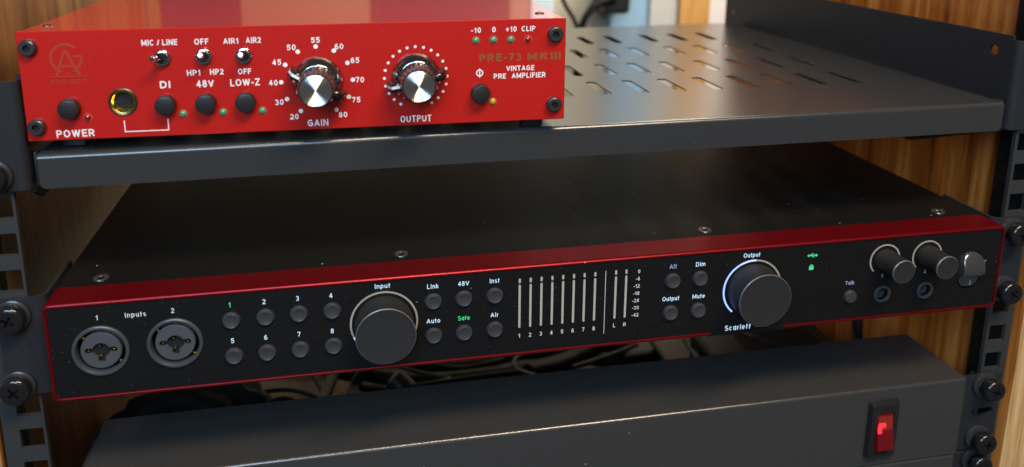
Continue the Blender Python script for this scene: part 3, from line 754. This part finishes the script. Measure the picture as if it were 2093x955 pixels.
# backlit labels
def lit(s, x, z, h, m, wd=None, b=0.072, name='backlit_label'):
    mb = MB(); mb.text(s, 0, 0, h, 0, wd, bold=b)
    part(name, mb, m, IF, (x, S-0.01, z))
for i, s in enumerate('12345678'): lit(s, bpos[i][0]-0.3, bpos[i][1]+7.0, 2.2, LITG if s == '1' else LITW)
for s, i, wd, m in (('Link', 8, 5.0, LITW), ('48V', 9, 4.9, LITW), ('Inst', 10, 4.3, LITW), ('Auto', 11, 6.0, LITW), ('Safe', 12, 5.3, LITG), ('Air', 13, 3.6, LITW),
                    ('Alt', 14, 3.5, LITV), ('Dim', 15, 4.6, LITW), ('Output', 16, 8.2, LITW), ('Mute', 17, 6.1, LITW)):
    lit(s, bpos[i][0]-0.1, bpos[i][1]+7.05, 2.15, m, wd)
lit('Input', -84.9, -3.9, 2.15, LITW, 6.6); lit('Output', 86.2, -4.2, 2.15, LITW, 8.3); lit('Talk', 138.4, -23.1, 1.9, LITV, 4.8)
# usb and padlock icons
mb = MB()
mb.box((-2.4, -0.05, -0.22), (2.2, 0, 0.22)); mb.prism([(-2.6, -0.0), (-1.3, 0.75), (-1.3, -0.75)][::-1], -0.05, 0)
mb.lathe([(0.62, 0), (0.62, 0.05)], 14, (2.2, 0, 0))
mb.prism([(-0.9, 0.1), (-0.2, 0.95), (0.9, 0.95), (0.9, 0.6), (0.0, 0.6), (-0.4, 0.1)], -0.05, 0)
mb.prism([(-0.3, -0.1), (0.4, -0.95), (1.4, -0.95), (1.4, -0.6), (0.6, -0.6), (0.2, -0.1)], -0.05, 0)
part('connection_icon', mb, LITG, IF, (117.0, S-0.01, -7.1))
mb = MB(); mb.box((-1.15, -0.05, -1.35), (1.15, 0, 0.45)); arc_ring(mb, 0, 0.45, 0.5, 0.9, 0, 180, -0.05, 0, 14)
part('padlock_icon', mb, LITG, IF, (117.2, S-0.01, -13.1))
# big dials
def dial(cx, cz, arcs):
    mb = MB(); n = 240
    mb.lathe([(12.6, 0.0), (12.65, 1.0), (12.6, 10.6), (12.85, 11.0), (12.85, 11.25)], n, mod=lambda r, d, i: r-(0.10*(i % 2) if d < 10.8 else 0), cap1=False)
    k = part('control_dial', mb, KNOB, IF, (cx, S, cz))
    mb = MB(); mb.lathe([(12.85, 11.2), (12.8, 11.55), (12.5, 11.75)], 80, cap1=False); part('dial_rim', mb, KNOBR, k)
    mb = MB(); mb.lathe([(12.5, 11.75), (12.3, 11.72), (6, 11.7)], 80); part('dial_cap', mb, KNOB, k)
    for a0, a1, m in arcs:
        mb = MB(); arc_ring(mb, 0, 0, 13.95, 14.75, a0, a1, -0.12, -0.005, max(6, int(abs(a1-a0)/5)))
        part('light_ring', mb, m, k)
dial(-84.6, -21.2, [(228, 204, LITL), (203.5, -48, RINGG)])
dial(87.6, -21.4, [(229, 118, LITB), (117.5, 86, LITL), (85.5, -48, RINGG)])
# level meters
for k, x in enumerate([-24.45+4.98*i for i in range(8)]+[20.2, 25.1]):
    mb = MB()
    mb.plate(rrect(-0.5, -30.0, 0.5, -9.0, 0.48, 4), [], -0.06, 0); mb.plate(rrect(-0.5, -8.2, 0.5, -6.0, 0.48, 4), [], -0.06, 0)
    part('level_meter', mb, METER, IF, (x, S-0.01, 0))
mb = MB()
for k in range(8): mb.text(str(k+1), -24.45+4.98*k, -33.9, 2.0, S-0.01, bold=0.082)
mb.text('L', 20.2, -33.4, 1.9, S-0.01, bold=0.082); mb.text('R', 25.2, -33.4, 1.9, S-0.01, bold=0.082)
for k, s in enumerate(('0', '-6', '-12', '-18', '-24', '-30', '-42')): mb.text(s, 31.7, -7.5-3.6*k, 1.75, S-0.01, align='RIGHT', bold=0.082)
mb.text('1', -200.5, -7.2, 2.2, S-0.01, bold=0.082); mb.text('Inputs', -185.6, -7.2, 2.15, S-0.01, 8.2, bold=0.082); mb.text('2', -171.1, -6.9, 2.2, S-0.01, bold=0.082)
mb.text('1', 155.3, -21.0, 1.9, S-0.01, bold=0.082); mb.text('2', 178.6, -20.7, 1.9, S-0.01, bold=0.082)
mb.box((15.2, S-0.06, -37.0), (15.45, S-0.01, -5.8))
part('white_lettering', mb, FPRINT, face)
mb = MB(); mb.text('Scarlett', 75.2, -40.6, 2.7, S-0.02, 13.1, align='LEFT', bold=0.07, gap=0.20)
part('name_lettering', mb, LITW, face)
mb = MB(); mb.text('18i20', 90.0, -40.6, 2.2, S-0.02, 8.0, align='LEFT', bold=0.07)
part('model_lettering', mb, GPRINT, face)
# two volume knobs with their light rings
def volume(cx, cz):
    n = 144
    mb = MB(); mb.lathe([(5.7, 0), (5.7, 12.2), (5.85, 12.5)], n, mod=lambda r, d, i: r-(0.07*(i % 2) if d < 12.4 else 0), cap1=False)
    k = part('volume_knob', mb, KNOB, IF, (cx, S, cz))
    mb = MB(); mb.lathe([(5.85, 12.5), (5.8, 12.95), (5.5, 13.2)], 60, cap1=False); part('dial_rim', mb, KNOBR, k)
    mb = MB(); mb.lathe([(5.5, 13.2), (5.3, 13.15), (2.5, 13.1)], 60); part('dial_cap', mb, KNOB, k)
    mb = MB(); arc_ring(mb, 0, 0, 7.35, 8.1, 225, -45, -0.12, -0.005, 50); part('light_ring', mb, RINGG, k)
volume(155.9, -12.7); volume(178.7, -12.6)
for x, z in hj:
    mb = MB(); mb.lathe([(4.35, 0.0), (4.3, 0.55), (3.7, 0.75), (3.3, 0.6), (2.85, -0.8), (2.7, -9)], 48, cap1=False)
    j = part('headphone_jack', mb, JACKR, IF, (x, S, z))
    mb = MB(); mb.lathe([(2.8, -9.1), (2.75, -9)], 24); part('hole', mb, VOID, j)
# power rocker in a capsule opening
mb = MB()
n = 24
prof = [(9.6, -0.8), (9.0, 0.6), (7.6, 1.9), (5.0, 3.1), (2.0, 3.9), (-0.6, 4.1), (-1.5, 3.8), (-3.4, 1.7), (-6.0, 0.9), (-8.6, 0.3), (-9.6, -0.9)]
loops = []
for z, d in prof:
    hw = 5.9*math.sqrt(max(0.02, 1-max(0, abs(z)-3.8)**2/6.0**2))
    loops.append([(hw*math.sin(math.pi*(-0.5+i/n)), -d+0.9*(1-math.cos(math.pi*(-0.5+i/n))), z) for i in range(n+1)])
mb.loft(loops, closed=False)
mb.loft([[(l[0][0], 2.5, l[0][2]), l[0]] for l in loops], closed=False); mb.loft([[l[-1], (l[-1][0], 2.5, l[-1][2])] for l in loops], closed=False)
ps = part('power_switch', mb, CHROMED, IF, (psw[0], S, psw[1]), smooth=30)
mb = MB(); mb.box((-0.22, -1.35, -7.6), (0.22, -0.1, -4.6)); part('power_mark', mb, GPRINT, ps)

# ================================================================== grey power unit below
CY = -1.6
pc = thing('power_conditioner', 'dark grey rack power unit with a lit red rocker switch', 'power unit', (0, 0, -133.6))
mb = MB()
cx0, cx1, cz0, cz1, cyb = -218.6, 218.0, -133.4, -88.6, 43.0
sec = [(CY, cz0)]
for i in range(7):
    a = math.radians(180-15*i); sec.append((CY+1.5+1.5*math.cos(a), cz1-1.5+1.5*math.sin(a)))
sec += [(cyb-1, cz1), (cyb, cz1-1), (cyb, cz0)]
mb.loft([[(cx0, y, z) for y, z in sec], [(cx1, y, z) for y, z in sec]], True, True)
part('chassis', mb, COND, pc, smooth=40)
for s in (-1, 1):
    mb = MB()
    xi = cx1 if s > 0 else -cx0
    mb.plate([(s*(xi+0.6), cz0+0.3), (s*241.3, cz0+0.3), (s*241.3, cz1-0.5), (s*(xi+0.6), cz1-0.5)],
             [rrect(s*232.6-6.3, -113.2, s*232.6+6.3, -108.9, 2.1, 6)], 0.2, 1.8)
    mb.box((s*xi+s*0.1 if s > 0 else s*xi-2.0, 1.9, cz0+1), (s*xi+2.0 if s > 0 else s*xi-0.1, 30, cz1-1.2), 0.3)
    part('rack_ear', mb, EAR, pc)
# rocker switch with bezel
mb = MB()
bx, bz = 170.6, -111.5
def fr_loop(hw, hh, y): return [(bx+x, y, bz+z) for x, z in rrect(-hw, -hh, hw, hh, 1.0, 4)]
mb.loft([fr_loop(8.4, 16.4, CY), fr_loop(7.6, 15.6, CY-2.6), fr_loop(7.3, 15.2, CY-2.9), fr_loop(4.9, 10.6, CY-2.9), fr_loop(4.8, 10.5, CY-0.4)], cap1=True)
sw = part('rocker_switch', mb, BEZ, pc, smooth=25)
mb = MB()
rp = [(10.3, 1.2), (9.0, 2.4), (0.6, 3.3), (-0.6, 3.9), (-9.2, 5.6), (-10.2, 4.6)]
mb.loft([[(bx-4.6, CY-d, bz+z) for z, d in rp]+[(bx-4.6, CY-0.3, bz-10.2), (bx-4.6, CY-0.3, bz+10.3)], [(bx+4.6, CY-d, bz+z) for z, d in rp]+[(bx+4.6, CY-0.3, bz-10.2), (bx+4.6, CY-0.3, bz+10.3)]], True, True)
part('rocker', mb, NEON, sw, smooth=20)
mb = MB(); mb.plate(rrect(-3.9, 2.2, 0.6, 5.0, 1.2, 5), [], -0.05, 0.02, fm=lambda u, v, tt: (bx+u, CY-3.35+(v-0.6)*0.107+tt, bz+v)); mb.plate(rrect(-4.2, -1.6, -1.9, 3.2, 1.0, 5), [], -0.05, 0.02, fm=lambda u, v, tt: (bx+u, CY-3.40+(v-0.6)*0.107-(0.30 if v < 0.4 else 0)+tt, bz+v))
part('neon_lamp', mb, NEONC, sw)
mb = MB(); mb.plate(rrect(-3.6, 0.9, 4.3, 8.6, 0.8, 4), [], -0.02, 0.02, fm=lambda u, v, tt: (bx+u, CY-3.32+(v-0.6)*0.107+tt, bz+v))
part('lit_facet', mb, NEONF, sw)
mb = MB()
mb.text('ON', bx-0.2, bz+13.0, 2.2, CY-2.88, 7.6, thick=0.3); mb.text('OFF', bx, bz-13.0, 1.9, CY-2.88, 6.6, thick=0.2)
part('moulded_lettering', mb, BEZ, sw)

# next panel under it
bp = thing('blank_panel', 'dark panel just showing along the bottom edge at right', 'rack panel', (0, 0, -178))
mb = MB(); mb.box((-218.6, CY, -177.6), (217.8, 30, -134.4), 1.2, 3); part('front_panel', mb, COND, bp)
for s in (-1, 1):
    mb = MB(); mb.box((min(s*218.7, s*241.3), 0.2, -177.4), (max(s*218.7, s*241.3), 1.8, -134.8), 0.3); part('rack_ear', mb, EAR, bp)

# ================================================================== plug and cords against the far wall
pg = thing('power_plug', 'black angled plug in a wall outlet beyond the shelf', 'plug', (226.2, 547, 43.3))
mb = MB()
mb.box((208.2, 538, 28.9), (240.6, 584, 88.9), 6, 4); part('plug_body', mb, PLUG, pg)
mb = MB(); mb.tube(catmull([(219.0, 540, 48.1), (202.2, 536, 44.5), (189.0, 534, 34.9), (180.6, 534, 19.3), (177.0, 536, -7.1), (175.8, 540, -55.0)]), 1, 14, taper=lambda f: 6.6-2.4*min(1, f*2.2)); part('plug_cord', mb, CABLE, pg)
ot = thing('wall_outlet', 'pale outlet cover behind the black plug', 'outlet', (245.4, 582, 26.5))
mb = MB(); mb.lathe([(23, 0), (23, 7), (20, 10)], 48, (247, 585, 76)); part('cover', mb, PALEB, ot)
mb = MB(); mb.tube(catmull([(135.0, 530, 100.9), (147.0, 532, 69.7), (159.0, 534, 43.3), (172.2, 536, 21.7), (180.6, 538, -7.1), (184.2, 542, -55.0)]), 2.5, 10)
tag(part('thin_cable', mb, CABLE, None), 'thin black cord slanting down beside the plug', 'cord')

# ================================================================== cables in the dark gap above the grey unit
GR = 'cables in the gap behind the grey unit'
def cable(pts, r, m, label, name='cable'):
    mb = MB(); mb.tube(catmull(pts, 8), r, 10)
    tag(part(name, mb, m, None), label, 'cable', GR)
cable([(-159.3, 150.0, -144.8), (-161.0, 150.0, -153.6), (-155.8, 145.0, -156.1), (-149.0, 135.0, -157.0), (-143.4, 120.0, -155.6)], 1.3, CABLEG, 'grey thin cable bending sharply beside the dark bundle')
cable([(-171.6, 170.0, -170.4), (-156.3, 165.0, -164.4), (-141.4, 160.0, -161.7), (-128.4, 155.0, -163.1), (-115.7, 150.0, -167.1)], 1.6, CABLEG, 'grey cable arching over the dark round coil')
cable([(-109.1, 200.0, -171.8), (-112.5, 180.0, -168.3), (-116.0, 150.0, -159.0), (-119.3, 120.0, -148.4), (-123.8, 110.0, -154.3)], 4.2, CABLE, 'thick black cable rising straight in the left half of the gap')
cable([(-128.0, 190.0, -169.2), (-122.4, 170.0, -166.2), (-117.1, 150.0, -162.5), (-110.4, 120.0, -151.2)], 1.6, CABLE, 'thin black cable slanting beside the thick rising one')
cable([(-85.2, 170.0, -155.4), (-94.0, 160.0, -157.3), (-98.7, 150.0, -161.1), (-98.5, 130.0, -158.1), (-95.6, 120.0, -161.8)], 3.6, CABLE, 'black cable curving like a bow under the big left dial')
cable([(-66.0, 180.0, -165.9), (-54.8, 170.0, -164.6), (-41.6, 165.0, -165.9), (-32.0, 160.0, -166.0), (-43.5, 150.0, -161.1), (-52.9, 140.0, -155.1), (-59.7, 120.0, -145.3)], 1.4, CABLEG, 'thin grey cable running down to a sharp bend at mid gap')
cable([(-40.9, 200.0, -179.6), (-26.9, 195.0, -180.8), (-14.0, 195.0, -182.3), (-1.0, 195.0, -180.9), (15.1, 200.0, -181.8)], 2.2, CABLE, 'black cable tied with a small clip at mid gap')
cable([(35.3, 190.0, -171.7), (21.1, 175.0, -163.6), (13.2, 160.0, -159.1), (13.8, 145.0, -155.1), (17.3, 110.0, -137.4)], 1.5, CABLEG, 'grey loop of cable under the level meters')
cable([(124.7, 220.0, -189.2), (88.7, 200.0, -181.7), (52.0, 170.0, -169.8), (18.7, 140.0, -153.6)], 5.0, CABLE, 'thick black cable sloping down left under the level meters')
cable([(56.2, 160.0, -167.8), (76.1, 170.0, -170.9), (96.8, 180.0, -173.1), (120.5, 200.0, -180.9)], 2.0, CABLEG, 'tan grey cable sloping up right between black ones')
cable([(139.3, 220.0, -188.5), (132.2, 190.0, -177.4), (124.5, 160.0, -166.1), (108.2, 110.0, -142.6)], 2.0, CABLE, 'thin black cable crossing the pale gap right of the meters')
cable([(163.1, 130.0, -131.8), (165.2, 112.0, -126.8), (172.7, 104.0, -126.4), (184.9, 98.0, -128.3), (201.6, 92.0, -126.5), (222.5, 92.0, -125.6)], 1.6, CABLEG, 'grey edged cable lying across the black adapter')
cable([(151.0, 180.0, -167.9), (148.4, 165.0, -165.5), (136.6, 130.0, -151.3), (130.6, 110.0, -145.2)], 2.2, CABLEG, 'black cable leaning on the left end of the adapter')
cable([(-92.5, 170.0, -171.7), (-74.0, 140.0, -157.3), (-49.1, 130.0, -149.9), (-23.4, 130.0, -148.7), (9.5, 130.0, -147.8)], 3.4, CABLE, 'black cable sagging low between the thin grey bends')
cable([(237.1, 108.0, -114.0), (231.1, 98.0, -125.5), (220.7, 84.0, -130.0), (210.3, 70.0, -133.6)], 3.4, CABLE, 'black cable dropping behind the right end of the adapter')

cable([(-120, 210, -178), (-60, 175, -176), (0, 165, -172), (60, 180, -176), (110, 215, -180)], 7.0, CABLE, 'thick black cable lying flat along the base board')
cable([(-90, 250, -192), (-30, 205, -186), (40, 215, -188), (95, 185, -182), (135, 190, -186)], 5.5, CABLE, 'black cable snaking over the base board farther back')
cable([(-140, 235, -190), (-80, 232, -188), (-10, 250, -190), (70, 240, -190), (140, 255, -190)], 5.0, CABLE, 'rearmost black cable crossing the base board')

# soft black bundle, adapter and plug lying among the cables
mb = MB()
b2 = bmesh.new(); bmesh.ops.create_icosphere(b2, subdivisions=4, radius=1)
for v in b2.verts:
    n = v.co.normalized()
    k = 1+0.10*math.sin(5*n.x+2*n.z)+0.07*math.sin(9*n.y+4*n.x)+0.05*math.sin(13*n.z-6*n.x)
    v.co = Vector((-192+46*n.x*k, 128+26*n.y*k, -152+25*n.z*k))
mb.merge(b2)
tag(part('cloth_bundle', mb, BAGM, None), 'lumpy black bundle at the left end of the cable gap', 'bundle')
ad = thing('power_adapter', 'black boxy adapter in the right part of the cable gap', 'adapter', (195, 125, -200))
mb = MB(); mb.box((146, 112, -199.8), (240, 165, -148), 4, 3); part('adapter_body', mb, PLUG, ad)
mb = MB(); mb.box((172, 113, -147.9), (228, 150, -147.6)); part('rating_plate', mb, CABLE, ad)
mb = MB(); loops = []
cp = thing('cable_plug', 'grey knobbly plug lying in the middle of the cable gap', 'plug', (-64, 140, -158))
mb.lathe([(3, -14), (7.5, -12), (8.2, -4), (8.0, 4), (6.2, 8), (3.5, 9.5)], 24, (-64, 138, -158), tf=Matrix.Rotation(0.9, 3, 'Z') @ Matrix.Rotation(0.6, 3, 'X'))
part('plug_shell', mb, CABLEG, cp)
mb = MB(); mb.tube(catmull([(-61, 132, -151), (-55, 128, -154), (-50, 122, -150), (-40, 118, -146)]), 1.6, 10); part('plug_lead', mb, CABLE, cp)
co = thing('cable_coil', 'round dark coil of cable left of the thick rising cable', 'coil', (-143.5, 128, -158))
for k in range(4):
    mb = MB(); mb.tube([(-143.5+(12-1.6*k)*math.cos(a), 128+1.5*k, -158+(12-1.6*k)*math.sin(a)) for a in [2*math.pi*i/40 for i in range(40)]], 1.7, 10); part('turn', mb, CABLE, co)

bpy.context.view_layer.update()
